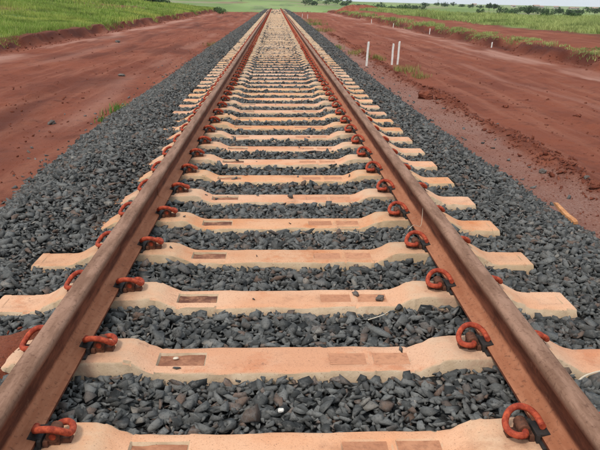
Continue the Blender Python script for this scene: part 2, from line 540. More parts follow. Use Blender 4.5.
def spill(X, Y):
    """red soil spilled over the ballast beside the near left rail"""
    n = 0.25 * fbm(np.asarray(X) * 3, np.asarray(Y) * 3, 91, 3)
    return smooth(0.98, 1.10, -np.asarray(X) + n) * smooth(-0.6, -0.3, np.asarray(Y)) * (1 - smooth(0.86, 1.02, np.asarray(Y) + n))

# ------------------------------------------------------------------ terrain sheets
def lines(segs):
    out = []
    for a, b, s in segs:
        out += list(np.arange(a, b - 1e-6, s))
    out.append(segs[-1][1])
    return np.array(out)

XL = lines([(-1800, -1000, 200), (-1000, -400, 60), (-400, -100, 20), (-100, -40, 4), (-40, -13, 0.6), (-13, -10.6, 0.2), (-10.6, -9.2, 0.07), (-9.2, -2.0, 0.07),
            (-2.0, 2.0, 0.4), (2.0, 4.0, 0.05), (4.0, 9.0, 0.08), (9.0, 10.4, 0.07), (10.4, 13, 0.15), (13, 40, 0.6), (40, 100, 4), (100, 400, 20), (400, 1000, 60), (1000, 1800, 200)])
YL = lines([(-60, -8, 6), (-8, 2, 0.5), (2, 12, 0.055), (12, 30, 0.13), (30, 132, 0.5), (132, 300, 5), (300, 700, 20), (700, 1600, 60), (1600, 2600, 200)])
GX, GY = np.meshgrid(XL, YL)
GZ = ground_z(GX, GY)
pale = np.zeros_like(GX)
wobY = 0.5 * fbm(GY * 0.12, GY * 0, 14, 3)
pn = smooth(-0.25, 0.30, fbm(GX * 1.1, GY * 0.28, 15, 4))
for c0, wd, amt in ((8.05, 0.40, 1.0), (8.5, 0.25, 1.0), (7.2, 0.12, 0.5), (-8.6, 0.6, 1.0), (5.6, 0.12, 0.35), (-6.6, 0.35, 0.35), (-3.4, 0.25, 0.35)):
    pale = np.maximum(pale, amt * np.exp(-((GX - c0 - wobY) / wd) ** 2) * pn)
grit = smooth(2.0, 2.4, GX) * (1 - smooth(2.82, 3.0, GX + 0.3 * fbm(GX * 1.2, GY * 0.8, 16, 3))) * (0.75 + 0.5 * fbm(GX * 2, GY * 2, 18, 3))
dark = np.exp(-((np.abs(GX) - np.where(GX > 0, 9.3, 9.85)) / 0.3) ** 2) * (0.75 + 0.6 * fbm(GX * 2, GY, 19, 3)) + 0.55 * np.exp(-((GX - 3.07) / 0.16) ** 2) * smooth(-0.1, 0.3, fbm(GX * 3, GY * 2.5, 20, 3))
damp = np.zeros_like(GX)
for x0, amp, wl_, ph, wd, am in ((-4.3, .35, 23, .4, .30, .7), (-6.0, .45, 23, .6, .38, .8), (-7.2, .3, 31, 2, .3, .5), (-5.2, .6, 17, 3.1, .2, .5), (6.2, .15, 41, .1, .25, .35), (8.75, .2, 37, 1, .3, .5)):
    cc_ = x0 + amp * np.sin(GY / wl_ * 2 * math.pi + ph)
    damp = np.maximum(damp, am * np.exp(-((GX - cc_) / wd) ** 2) * smooth(-0.15, 0.3, fbm(GX * 0.9, GY * 0.22, 24, 4)))
damp = np.maximum(damp, 0.55 * smooth(0.12, 0.5, fbm(GX * 0.5, GY * 0.2, 26, 4)) * (GX < 0))
bare = np.clip(smooth(0.15, 0.45, fbm(GX * 0.11 + 3, GY * 0.08, 23, 3)) * (GX < -10) * 0.9 + (1 - smooth(10.0, 10.5, np.abs(GX))), 0, 1)
bare = np.where(GX > 0, 1 - smooth(12.4, 13.1, GX + 0.8 * fbm(GX * 0.6, GY * 0.5, 27, 3)), bare)
bare = np.where(GX < -10, np.maximum(bare, 0.95 * np.exp(-(((GX + 18.5) / 3.0) ** 2 + ((GY - 46) / 4.5) ** 2))), bare)

def sheet(name, x0, x1, y0, y1, mat, kind='structure'):
    i0, i1 = np.argmin(abs(XL - x0)), np.argmin(abs(XL - x1))
    j0, j1 = np.argmin(abs(YL - y0)), np.argmin(abs(YL - y1))
    sl = (slice(j0, j1 + 1), slice(i0, i1 + 1))
    V = np.stack([GX[sl], GY[sl], GZ[sl]], -1).reshape(-1, 3)
    nx, ny = i1 - i0 + 1, j1 - j0 + 1
    idx = np.arange(nx * ny).reshape(ny, nx)
    Q = np.stack([idx[:-1, :-1], idx[:-1, 1:], idx[1:, 1:], idx[1:, :-1]], -1).reshape(-1, 4)
    me = np_mesh(name, V, Q, True)
    for an, arr in (('damp', damp), ('pale', pale), ('grit', grit), ('dark', dark), ('bare', bare)):
        a = me.attributes.new(an, 'FLOAT', 'POINT')
        a.data.foreach_set('value', np.clip(arr[sl], 0, 1).astype(np.float32).ravel())
    ob = link(name, me, mat)
    tag(ob, kind=kind)
    return ob

tag(sheet('grass_bank', -1800, -9.97, -60, 132, MAT['turf_l']), 'grassy bank rising beside the dirt road left of the track', 'bank')
tag(sheet('dirt_road_left', -9.97, -1.6, -60, 132, MAT['soil']), 'rutted red dirt road between ballast and grassy bank', 'dirt road')
tag(sheet('formation', -1.6, 1.6, -60, 132, MAT['soil']), 'red earth under the railway ballast', 'ground')
tag(sheet('dirt_road_right', 1.6, 9.0, -60, 132, MAT['soil']), 'wide red dirt road right of the track with pale silt streaks', 'dirt road')
tag(sheet('earth_bank', 9.0, 10.4, -60, 132, MAT['soil']), 'low dark red cut bank right of the wide dirt road', 'bank')
tag(sheet('upper_dirt_road', 10.4, 12.1, -60, 132, MAT['soil']), 'narrow upper dirt road below the tall green grass', 'dirt road')
tag(sheet('grass_field', 12.1, 1800, -60, 132, MAT['turf_r']), 'field of tall green grass beyond the upper dirt road', 'field')
tag(sheet('far_land', -1800, 1800, 132, 2600, MAT['far']), 'distant green fields and low hills up to the horizon', 'hills')

# ------------------------------------------------------------------ ballast bed sheet
bx = lines([(-5.0, 4.5, 0.08)])
by = lines([(-6, 12, 0.1), (12, 40, 0.4), (40, 176, 2.0)])
BX, BY = np.meshgrid(bx, by)
lo_, hi_ = toe_l(BY) - 0.12, toe_r(BY) + 0.12
BX = np.clip(BX, lo_, hi_)
BZ = ballast_z(BX, BY) - np.where(BY < 14, 0.022, np.where(BY < 40, 0.02, 0.012))
edge = np.minimum(BX - lo_, hi_ - BX)
BZ = np.where(edge < 0.11, ground_z(BX, BY) - 0.05, BZ)
idx = np.arange(BX.size).reshape(BX.shape)
Q = np.stack([idx[:-1, :-1], idx[:-1, 1:], idx[1:, 1:], idx[1:, :-1]], -1).reshape(-1, 4)
V = np.stack([BX, BY, BZ], -1).reshape(-1, 3)
ballast = link('ballast_bed', np_mesh('ballast_bed', V, Q, True), MAT['bed'])
tag(ballast, 'bed of dark crushed stone under the sleepers and along both rails', 'ballast', kind='structure')

# soil spilled at the near left
sx, sy = np.meshgrid(np.arange(-2.6, -0.9, 0.035), np.arange(-0.65, 1.2, 0.035))
sz = ballast_z(sx, sy) + 0.035 * spill(sx, sy) - 0.045 * (1 - spill(sx, sy)) + 0.012 * fbm(sx * 9, sy * 9, 93, 3) + 0.01
idx = np.arange(sx.size).reshape(sx.shape)
Q = np.stack([idx[:-1, :-1], idx[:-1, 1:], idx[1:, 1:], idx[1:, :-1]], -1).reshape(-1, 4)
link_ob = link('spilled_soil', np_mesh('spilled_soil', np.stack([sx, sy, sz], -1).reshape(-1, 3), Q, True), MAT['soil'])
tag(link_ob, 'red soil spilled over the ballast outside the left rail', 'soil', kind='stuff')

# ------------------------------------------------------------------ stones
def hull_variants(n, npts, seed):
    r = np.random.default_rng(seed)
    out = []
    for _ in range(n):
        bm = bmesh.new()
        P = r.normal(size=(npts, 3))
        P /= np.linalg.norm(P, axis=1)[:, None]
        P = np.sign(P) * np.abs(P) ** 0.75
        P *= r.uniform(0.8, 1.15, (npts, 1))
        P *= np.array([1.32, r.uniform(0.65, 1.05), r.uniform(0.36, 0.72)])
        for q in P:
            bm.verts.new(q)
        res = bmesh.ops.convex_hull(bm, input=bm.verts)
        junk = [e for e in res['geom_interior'] + res['geom_unused'] if isinstance(e, bmesh.types.BMVert)]
        if junk:
            bmesh.ops.delete(bm, geom=list(set(junk)), context='VERTS')
        bmesh.ops.triangulate(bm, faces=bm.faces)
        bm.verts.index_update()
        Vv = np.array([v.co[:] for v in bm.verts])
        Tt = np.array([[v.index for v in f.verts] for f in bm.faces])
        bm.free()
        out.append((Vv, Tt))
    return out

def rotations(n, r, tilt):
    a = r.uniform(0, 2 * math.pi, n)
    b = r.normal(0, tilt, n)
    c = r.normal(0, tilt, n)
    ca, sa, cb, sb, cc, sc = np.cos(a), np.sin(a), np.cos(b), np.sin(b), np.cos(c), np.sin(c)
    R = np.empty((n, 3, 3))
    R[:, 0, 0] = ca * cb; R[:, 0, 1] = ca * sb * sc - sa * cc; R[:, 0, 2] = ca * sb * cc + sa * sc
    R[:, 1, 0] = sa * cb; R[:, 1, 1] = sa * sb * sc + ca * cc; R[:, 1, 2] = sa * sb * cc - ca * sc
    R[:, 2, 0] = -sb; R[:, 2, 1] = cb * sc; R[:, 2, 2] = cb * cc
    return R

def merge(variants, P, S, R, vi):
    VV, TT, off = [], [], 0
    for k, (Vv, Tt) in enumerate(variants):
        m = vi == k
        n = int(m.sum())
        if not n:
            continue
        W = np.einsum('nij,vj->nvi', R[m], Vv) * S[m][:, None, None] + P[m][:, None, :]
        VV.append(W.reshape(-1, 3))
        TT.append((Tt[None] + (np.arange(n) * len(Vv))[:, None, None] + off).reshape(-1, 3))
        off += n * len(Vv)
    return np.vstack(VV), np.vstack(TT)

def scatter(y0, y1, sp, s0, s1, seed, pw=1.6, layer=0.0, keep=1.0):
    r = np.random.default_rng(seed)
    X, Y = np.meshgrid(np.arange(-5.3, 4.8, sp), np.arange(y0, y1, sp))
    X = X.ravel() + r.uniform(-.5, .5, X.size) * sp
    Y = Y.ravel() + r.uniform(-.5, .5, Y.size) * sp
    S = s0 * (s1 / s0) ** (r.uniform(0, 1, X.size) ** pw)
    edge_n = 0.10 * noise2(Y * 1.7, X * 0 + 3, 71) + r.exponential(0.028, X.size) - 0.03
    ok = (X < toe_r(Y) + edge_n) & (X > toe_l(Y) - edge_n)
    k = np.round(Y / SP)
    dy = np.abs(Y - k * SP)
    buried = (X < -1.0) & (Y > 2.1) & (Y < 7) & (ballast_z(X, Y) > np.interp(np.abs(X), [1.0, 1.15, 1.345, 1.36], [0, -.063, -.063, -.2]) - 0.012)
    ok &= ~((dy < 0.118 + S * 0.55) & (np.abs(X) < 1.36 + S * 0.5)) | buried
    ok &= ~((spill(X, Y) > 0.35) & (r.uniform(0, 1, X.size) < 0.97))
    ok &= r.uniform(0, 1, X.size) < keep
    X, Y, S = X[ok], Y[ok], S[ok]
    Z = ballast_z(X, Y) + (r.uniform(-0.55, 0.35, X.size) + layer) * S
    P = np.stack([X, Y, Z], -1)
    v = in_view(P, 60, 30)
    if y0 > 14:
        v &= (np.abs(X) > 1.33) | (r.uniform(0, 1, len(X)) < np.interp(Y, [16, 28, 34, 50, 90, 130], [.85, .7, .45, .4, .3, .2]))
        P[:, 2] -= np.where(np.abs(X) < 1.33, np.interp(Y, [16, 34, 60], [.008, .012, .020]), 0)
    return P[v], S[v], rotations(int(v.sum()), r, 0.42), r

NEARV = hull_variants(40, 9, 5)
MIDV = hull_variants(20, 8, 6)
FARV = hull_variants(10, 7, 8)
parts = [scatter(-0.9, 3.2, 0.0225, 0.0105, 0.036, 101, 1.9), scatter(-0.9, 3.2, 0.09, 0.022, 0.041, 102, 1.3, 0.2, 0.75)]
P = np.vstack([p[0] for p in parts]); S = np.concatenate([p[1] for p in parts]); R = np.vstack([p[2] for p in parts])
vi = rng.integers(0, len(NEARV), len(P))
# the stones that show largest are single objects
px, py, pz = project(P)
rank = S / pz * ((px > 2) & (px < 598) & (py > 2) & (py < 448)) * np.where(P[:, 2] > ballast_z(P[:, 0], P[:, 1]) - 0.35 * S, 1, 0.2)
pick = np.argsort(-rank)[:300]
vmesh = []
for Vv, Tt in NEARV:
    me = np_mesh('stone', Vv, Tt)
    me.materials.append(MAT['stone'])
    vmesh.append(me)
for i in pick:
    ob = bpy.data.objects.new('stone', vmesh[vi[i]])
    COL.objects.link(ob)
    ob.parent = ballast
    ob.matrix_world = Matrix.Translation(P[i]) @ Matrix(R[i].tolist()).to_4x4() @ Matrix.Scale(S[i], 4)
rest = np.ones(len(P), bool)
rest[pick] = False
chunks = [merge(NEARV, P[rest], S[rest], R[rest], vi[rest])]
for y0, y1, sp, s0, s1, var, sd_ in ((3.2, 7.5, 0.030, 0.014, 0.040, MIDV, 111), (7.5, 16, 0.038, 0.018, 0.041, MIDV, 112),
                                     (16, 34, 0.055, 0.024, 0.046, FARV, 113), (34, 75, 0.085, 0.030, 0.056, FARV, 114), (75, 150, 0.2, 0.08, 0.14, FARV, 115)):
    p_, s_, r_, g_ = scatter(y0, y1, sp, s0, s1, sd_)
    chunks.append(merge(var, p_, s_, r_, g_.integers(0, len(var), len(p_))))
# a few strays on the soil
r = np.random.default_rng(120)
n = 260
side = r.uniform(0, 1, n) < 0.5
Y = r.uniform(2.5, 26, n)
X = np.where(side, toe_r(Y) + r.exponential(0.16, n), toe_l(Y) - r.exponential(0.22, n))
S = r.uniform(0.012, 0.034, n)
P = np.stack([X, Y, ground_z(X, Y) + 0.3 * S], -1)
chunks.append(merge(MIDV, P, S, rotations(n, r, 0.5), r.integers(0, len(MIDV), n)))
# and some that rolled onto the sleepers
n = 150
k = r.integers(0, 34, n)
X = r.uniform(-1.25, 1.25, n)
X = X[np.abs(np.abs(X) - 0.836) > 0.22]
k = k[:len(X)]
S = r.uniform(0.006, 0.017, len(X)) * np.where(r.uniform(0, 1, len(X)) < 0.08, 1.8, 1)
SLX = [0, .49, .60, 1.01, 1.14, 1.345]
SLZ = [-.046, -.046, 0, 0, -.063, -.063]
P = np.stack([X, k * SP + r.uniform(-.09, .09, len(X)), np.interp(np.abs(X), SLX, SLZ) + 0.35 * S], -1)
chunks.append(merge(MIDV, P, S, rotations(len(X), r, 0.4), r.integers(0, len(MIDV), len(X))))
off, VV, TT = 0, [], []
for v_, t_ in chunks:
    VV.append(v_); TT.append(t_ + off); off += len(v_)
gravel = link('gravel', np_mesh('gravel', np.vstack(VV), np.vstack(TT)), MAT['stone'], ballast)
tag(gravel, kind='stuff')

# ------------------------------------------------------------------ sleepers
def sleeper_mesh(seed, rough):
    r = np.random.default_rng(seed)
    xs = {-1.345, 1.345, -1.335, 1.335, 0}
    for b in (-.50, -.32, .16, .475, .318, .334, -1.30, -1.19, 1.19, 1.30):
        xs |= {b - .003, b + .003}
    for b in (.482, .502, .522, .545, .568, .592, .615, 1.00, 1.025, 1.05, 1.075, 1.10, 1.125, 1.155):
        xs |= {b, -b}
    xs |= {round(v, 4) for v in np.arange(-1.30, 1.31, 0.065)}
    xs = sorted(xs)
    xs = [x for i, x in enumerate(xs) if i == 0 or x - xs[i - 1] > 0.0022]
    ys = [-.105, -.099, -.088, -.053, -.047, -.02, .02, .047, .053, .088, .099, .105]
    def top_z(ax):
        return float(-.046 + .046 * smooth(.482, .615, ax) - .063 * smooth(1.0, 1.155, ax))
    def depth(x, y):
        if abs(y) > .048:
            return 0
        if -.498 < x < -.322: return .014
        if .162 < x < .473 and not (.316 < x < .336): return .005
        if 1.192 < abs(x) < 1.298: return .004
        return 0
    bm = bmesh.new()
    top, grid = [], []
    for x in xs:
        zt = top_z(abs(x)) - (0.008 if abs(x) > 1.34 else 0)
        row = []
        for y in ys:
            e = 0.0
            if abs(y) > .104: e = .009
            elif abs(y) > .095: e = .0022
            worn = 0.0
            if abs(y) > .095 and rough:
                worn = max(0, r.normal(0, .004))
            row.append(bm.verts.new((x, y - np.sign(y) * worn * 0.6, zt - e - depth(x, y) - worn + r.normal(0, .0006))))
        lo1 = bm.verts.new((x, -.118, -.105)); lo2 = bm.verts.new((x, .118, -.105))
        b1 = bm.verts.new((x, -.145, -.24)); b2 = bm.verts.new((x, .145, -.24))
        grid.append([b1, lo1] + row + [lo2, b2])
    for i in range(len(grid) - 1):
        for k in range(len(grid[0]) - 1):
            bm.faces.new((grid[i][k], grid[i + 1][k], grid[i + 1][k + 1], grid[i][k + 1]))
        bm.faces.new((grid[i][-1], grid[i + 1][-1], grid[i + 1][0], grid[i][0]))
    bm.faces.new(grid[0])
    bm.faces.new(grid[-1][::-1])
    bmesh.ops.recalc_face_normals(bm, faces=bm.faces)
    return bm_mesh('concrete_sleeper', bm, math.radians(38))

def plate_mesh(name, x0, x1, y0, y1, z, amp, seed):
    r = np.random.default_rng(seed)
    X, Y = np.meshgrid(np.linspace(x0, x1, 12), np.linspace(y0, y1, 6))
    Z = z + amp * fbm(X * 26 + seed, Y * 26, seed, 3)
    idx = np.arange(X.size).reshape(X.shape)
    Q = np.stack([idx[:-1, :-1], idx[:-1, 1:], idx[1:, 1:], idx[1:, :-1]], -1).reshape(-1, 4)
    return np_mesh(name, np.stack([X, Y, Z], -1).reshape(-1, 3), Q, True)

def far_sleeper_mesh():
    bm = bmesh.new()
    prof = [(-1.345, -.063), (-1.14, -.061), (-1.1, -.045), (-1.05, -.017), (-1.01, -.002), (-.60, -.001), (-.565, -.015), (-.525, -.034), (-.49, -.045),
            (.49, -.045), (.525, -.034), (.565, -.015), (.60, -.001), (1.01, -.002), (1.05, -.017), (1.1, -.045), (1.14, -.061), (1.345, -.063)]
    g = []
    for x, z in prof:
        g.append([bm.verts.new((x, -.14, -.24)), bm.verts.new((x, -.105, z - .006)), bm.verts.new((x, -.098, z)),
                  bm.verts.new((x, .098, z)), bm.verts.new((x, .105, z - .006)), bm.verts.new((x, .14, -.24))])
    for i in range(len(g) - 1):
        for k in range(5):
            bm.faces.new((g[i][k], g[i + 1][k], g[i + 1][k + 1], g[i][k + 1]))
    bm.faces.new(g[0]); bm.faces.new(g[-1][::-1])
    bmesh.ops.recalc_face_normals(bm, faces=bm.faces)
    return bm_mesh('concrete_sleeper', bm, math.radians(38))

SL_NEAR = [sleeper_mesh(200 + i, True) for i in range(5)]
SL_FAR = far_sleeper_mesh()
POCK = [plate_mesh('dirt_pocket', -.497, -.323, -.047, .047, -.0545, .005, s) for s in (1, 2, 3)]
PANL = plate_mesh('marking_panel', .163, .472, -.046, .046, -.0496, .0015, 4)
for me in SL_NEAR + [SL_FAR]: me.materials.append(MAT['sleeper'])
for me in POCK: me.materials.append(MAT['pocket'])
PANL.materials.append(MAT['panel'])
# raised bar between the two marking fields keeps its own place in the sleeper mesh: split the panel round it
bm = bmesh.new()
bm.from_mesh(PANL)
bmesh.ops.delete(bm, geom=[f for f in bm.faces if .307 < f.calc_center_median().x < .345], context='FACES')
bm.to_mesh(PANL); bm.free()

# elastic clip: rail lies towards +x, loop opens towards -y
CLIP_PATH = [(a * .9, b * .86, c) for a, b, c in [(0.000, 0.036, .030), (0.000, 0.000, .030), (0.000, -0.036, .030), (-0.008, -0.056, .030), (-0.029, -0.062, .031), (-0.049, -0.044, .030),
             (-0.056, -0.012, .029), (-0.053, 0.022, .037), (-0.036, 0.047, .056), (-0.006, 0.058, .069), (0.030, 0.052, .066), (0.054, 0.031, .053), (0.063, 0.004, .041), (0.064, -0.022, .039)]]
def clip_mesh(sides, n):
    return bm_mesh('rail_clip', tube(catmull(CLIP_PATH, n), 0.0108, sides), math.radians(50))
CLIP_N, CLIP_M = clip_mesh(12, 4), clip_mesh(6, 1)
CLIP_F = bm_mesh('rail_clip', tube([CLIP_PATH[i] for i in (2, 4, 6, 8, 9, 11, 13)], 0.011, 4), math.radians(50))
for me in (CLIP_N, CLIP_M, CLIP_F): me.materials.append(MAT['clip'])

def shoulder_mesh():
    bm = bmesh.new()
    tube([(0, -.030, .030), (0, .030, .030)], 0.0195, 14, bm)                     # eye that holds the clip
    box(bm, -.020, .020, -.028, .028, -.012, .022, .002)                          # stem into the concrete
    box(bm, -.052, -.012, -.020, .020, -.010, .016, .004)                         # heel seat
    box(bm, .012, .030, -.040, .040, -.010, .019, .002)                           # cheek against the insulator
    return bm_mesh('shoulder', bm, math.radians(40))
def insulator_mesh():
    bm = bmesh.new()
    box(bm, .031, .0435, -.050, .050, -.012, .026, .001)
    pts = [(.031, .0145), (.075, .0215), (.075, .0275), (.031, .0275)]
    vv = [[bm.verts.new((x, y, z)) for x, z in pts] for y in (-.044, .034)]
    for k in range(4):
        bm.faces.new((vv[0][k], vv[0][(k + 1) % 4], vv[1][(k + 1) % 4], vv[1][k]))
    bm.faces.new(vv[0][::-1]); bm.faces.new(vv[1])
    bmesh.ops.recalc_face_normals(bm, faces=bm.faces)
    return bm_mesh('insulator', bm, math.radians(40))
def pad_mesh():
    bm = bmesh.new()
    box(bm, -.082, .082, -.088, .088, -.002, .0085)
    return bm_mesh('rail_pad', bm)
SHO, INS, PAD = shoulder_mesh(), insulator_mesh(), pad_mesh()
SHO.materials.append(MAT['iron']); INS.materials.append(MAT['plastic']); PAD.materials.append(MAT['plastic'])

RC, RZ0 = 0.836, 0.009                    # rail centre, rail foot height above the seat
ONES = ['', 'first', 'second', 'third', 'fourth', 'fifth', 'sixth', 'seventh', 'eighth', 'ninth', 'tenth', 'eleventh', 'twelfth', 'thirteenth', 'fourteenth',
        'fifteenth', 'sixteenth', 'seventeenth', 'eighteenth', 'nineteenth', 'twentieth']
def ordinal(n):
    if n <= 20: return ONES[n]
    if n == 30: return 'thirtieth'
    return ('twenty-' if n < 30 else 'thirty-') + ONES[n % 10]
EXTRA = {0: 'cut by the lower picture edge', 1: 'dark pocket near left rail', 2: 'its right end bare and flat', 3: 'with stones on its worn panel',
         4: 'left end half buried', 5: 'its left tip under stones', 6: 'its left end buried in ballast'}
SITE = [(-RC + .12, True), (-RC - .12, False), (RC - .12, False), (RC + .12, True)]    # x, turned half round
N_SL = 262
for k in range(-1, N_SL):
    y = k * SP
    near = k < 45
    me = SL_NEAR[(k * 3) % 5] if near else SL_FAR
    ob = bpy.data.objects.new('concrete_sleeper', me)
    COL.objects.link(ob)
    r = np.random.default_rng(500 + k)
    jx, jy, jr = (r.normal(0, .006), r.normal(0, .004), r.normal(0, .0025)) if k > 2 else (0, 0, 0)
    ob.location = (jx, y + jy, float(crest(y)))
    ob.rotation_euler = (0, 0, jr)
    ob['category'] = 'sleeper'
    ob['group'] = 'concrete sleepers under the rails'
    if k < 0:
        ob['label'] = 'concrete sleeper just in front of the lower picture edge'
    elif k < 33:
        ob['label'] = f'{ordinal(k + 1)} peach-dusted concrete sleeper counted from the lower picture edge' + (', ' + EXTRA[k] if k in EXTRA else '')
    elif k < 75:
        ob['label'] = 'small concrete sleeper between the white stakes and the far weed patches'
    else:
        ob['label'] = 'tiny pale concrete sleeper at the far end of the track'
    if near:
        p_ = bpy.data.objects.new('dirt_pocket', POCK[k % 3]); COL.objects.link(p_); p_.parent = ob
        p_ = bpy.data.objects.new('marking_panel', PANL); COL.objects.link(p_); p_.parent = ob
    if k < 210:
        for x, turn in SITE:
            rot = (0, 0, math.pi + r.normal(0, .03)) if turn else (0, 0, r.normal(0, .03))
            meshes = [('rail_clip', CLIP_N if k < 14 else CLIP_M if k < 45 else CLIP_F)]
            if k < 34: meshes += [('shoulder', SHO)]
            if k < 22: meshes += [('insulator', INS)]
            base = ob
            if k < 34:                                        # cast shoulder carries the clip and the insulator
                base = bpy.data.objects.new('shoulder', SHO); COL.objects.link(base)
                base.parent = ob; base.location = (x, 0, 0); base.rotation_euler = rot
            for nm, me_ in meshes:
                if nm == 'shoulder': continue
                c = bpy.data.objects.new(nm, me_); COL.objects.link(c)
                c.parent = base
                if base is ob: c.location = (x, 0, 0); c.rotation_euler = rot
    if k < 22:
        for x in (-RC, RC):
            c = bpy.data.objects.new('rail_pad', PAD); COL.objects.link(c); c.parent = ob; c.location = (x, 0, 0)

# ------------------------------------------------------------------ rails
half = [(.075, 0), (.075, .0105), (.062, .0145), (.040, .0205), (.024, .027), (.014, .035), (.0095, .048), (.0082, .070), (.0085, .100), (.0105, .118),
        (.017, .127), (.034, .1335), (.0358, .137), (.0362, .152), (.0345, .162), (.028, .1685), (.016, .1715), (0, .172)]
prof = half + [(-x, z) for x, z in half[-2::-1]]
def rail(label, xc):
    ys = np.concatenate([np.arange(-4, 112, 2.0), np.arange(112, 160, 1.0)])
    bm = bmesh.new()
    rings = []
    for y in ys:
        wob = 0.004 * math.sin(y * 0.23 + xc)
        rings.append([bm.verts.new((x + wob, y, z + float(crest(y)))) for x, z in prof])
    m = len(prof)
    for i in range(len(rings) - 1):
        for j in range(m):
            bm.faces.new((rings[i][j], rings[i][(j + 1) % m], rings[i + 1][(j + 1) % m], rings[i + 1][j]))
    bm.faces.new(rings[0]); bm.faces.new(rings[-1][::-1])
    bmesh.ops.recalc_face_normals(bm, faces=bm.faces)
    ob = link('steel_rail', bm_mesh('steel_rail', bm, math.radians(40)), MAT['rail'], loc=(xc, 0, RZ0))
    tag(ob, label, 'rail', 'rails of the track')
    return ob
RL = rail('rusty steel rail on the left side of the track', -RC)
RR = rail('rusty steel rail on the right side of the track', RC)
# weld bead on the left rail
def weld(parent, y):
    bm = bmesh.new()
    rings = []
    for dy, g in ((-.012, 0), (-.007, .003), (.007, .003), (.012, 0)):
        rings.append([bm.verts.new((x + (g if x > 0 else -g) * (1 if z < .14 else 0.3), y + dy, z + (g * 0.2 if z > .14 else g if 0.02 < z else 0))) for x, z in prof])
    m = len(prof)
    for i in range(3):
        for j in range(m - 1):
            bm.faces.new((rings[i][j], rings[i][j + 1], rings[i + 1][j + 1], rings[i + 1][j]))
    bmesh.ops.recalc_face_normals(bm, faces=bm.faces)
    link('weld_bead', bm_mesh('weld_bead', bm, math.radians(40)), MAT['rail'], parent)
weld(RL, 2.72)

# ------------------------------------------------------------------ grass
def blades(n_tuft, xy, h, w, per, lean, r, zoff=0.0, zf=ground_z):
    """xy (n,2) -> triangles, each blade two triangles bending over"""
    n = len(xy)
    base = np.repeat(xy, per, 0) + r.normal(0, 1, (n * per, 2)) * np.repeat(np.atleast_1d(w) * 3.0, 1)[0]
    hh = np.repeat(h, per) * r.uniform(0.55, 1.15, n * per)
    a = r.uniform(0, 2 * math.pi, n * per)
    ld = r.uniform(0.15, 1.0, n * per) * lean * hh
    z = zf(base[:, 0], base[:, 1]) + zoff
    d = np.stack([np.cos(a), np.sin(a)], -1)
    s = np.stack([-np.sin(a), np.cos(a)], -1) * w * 0.5
    B0 = np.column_stack([base - s, z - 0.02]); B1 = np.column_stack([base + s, z - 0.02])
    mid = base + d * (ld * 0.35)[:, None]
    M0 = np.column_stack([mid - s * 0.8, z + hh * 0.6]); M1 = np.column_stack([mid + s * 0.8, z + hh * 0.6])
    T0 = np.column_stack([base + d * ld[:, None], z + hh])
    V = np.stack([B0, B1, M0, M1, T0], 1).reshape(-1, 3)
    o = (np.arange(n * per) * 5)[:, None]
    T = np.concatenate([o + [[0, 1, 3]], o + [[0, 3, 2]], o + [[2, 3, 4]]], 0)
    return V, T

def grass_field(name, label, mat, zones, seed, mask=None):
    r = np.random.default_rng(seed)
    VV, TT, off = [], [], 0
    for x0, x1, y0, y1, dens, h, w, per, lean in zones:
        n = int((x1 - x0) * (y1 - y0) * dens)
        xy = np.column_stack([r.uniform(x0, x1, n), r.uniform(y0, y1, n)])
        P = np.column_stack([xy, ground_z(xy[:, 0], xy[:, 1])])
        ok = in_view(P, 40, 30)
        if mask is not None:
            ok &= mask(xy[:, 0], xy[:, 1], r)
        xy = xy[ok]
        hh = h * (0.75 + 1.7 * (fbm(xy[:, 0] * 0.22, xy[:, 1] * 0.16, seed, 4) + 0.1)) * r.uniform(0.7, 1.2, len(xy))
        hh = np.maximum(hh, 0.25 * h)
        V, T = blades(len(xy), xy, hh, w, per, lean, r)
        VV.append(V); TT.append(T + off); off += len(V)
    ob = link(name, np_mesh(name, np.vstack(VV), np.vstack(TT)), mat)
    tag(ob, label, 'grass', kind='stuff')
    return ob

def left_mask(X, Y, r):
    e = -9.98 + 0.45 * fbm(Y * 0.55, Y * 0 - 5, 31, 4) - 0.1
    b = smooth(0.12, 0.4, fbm(X * 0.11 + 3, Y * 0.08, 23, 3))
    b = np.maximum(b, np.exp(-(((X + 18.5) / 3.0) ** 2 + ((Y - 46) / 4.5) ** 2)))
    gap = 0
    return (X < e) & (r.uniform(0, 1, len(X)) > b * 0.85) & (r.uniform(0, 1, len(X)) > gap)
grass_field('bank_grass', 'short bright green grass covering the bank left of the track', MAT['grass_l'],
            [(-13, -9.7, 18, 45, 85, .19, .016, 5, 1.1), (-26, -13, 24, 60, 34, .20, .024, 4, 1.1), (-13, -9.7, 45, 132, 26, .24, .035, 4, 1.0),
             (-45, -13, 60, 132, 8, .28, .05, 4, 1.0)], 301, left_mask)
def right_mask(X, Y, r):
    e = 12.4 + 0.9 * fbm(Y * 0.16, Y * 0, 33, 3)
    return X > e + r.exponential(0.25, len(X))
grass_field('field_grass', 'tall pale green grass filling the field on the right', MAT['grass_r'],
            [(11.6, 22, 17, 45, 42, .34, .022, 5, 1.4), (20, 42, 28, 75, 17, .36, .035, 5, 1.4), (11.6, 20, 45, 132, 18, .36, .04, 4, 1.3),
             (20, 75, 70, 140, 5, .40, .07, 4, 1.2)], 302, right_mask)
def strip_mask(X, Y, r):
    c = fbm(Y * 0.30, Y * 0 + 2, 35, 3)
    return (np.abs(X - 9.75 + 0.5 * fbm(Y * 0.55, Y * 0 + 5, 31, 4)) < 0.45 + 0.6 * c) & (r.uniform(0, 1, len(X)) < 0.65 + 1.2 * fbm(X * 1.2, Y * 0.8, 36, 3))
grass_field('verge_grass', 'patchy grass along the top of the low cut bank', MAT['grass_r'],
            [(9.2, 10.9, 14, 50, 80, .21, .016, 5, 1.2), (9.2, 10.7, 50, 120, 22, .24, .035, 4, 1.0)], 303, strip_mask)

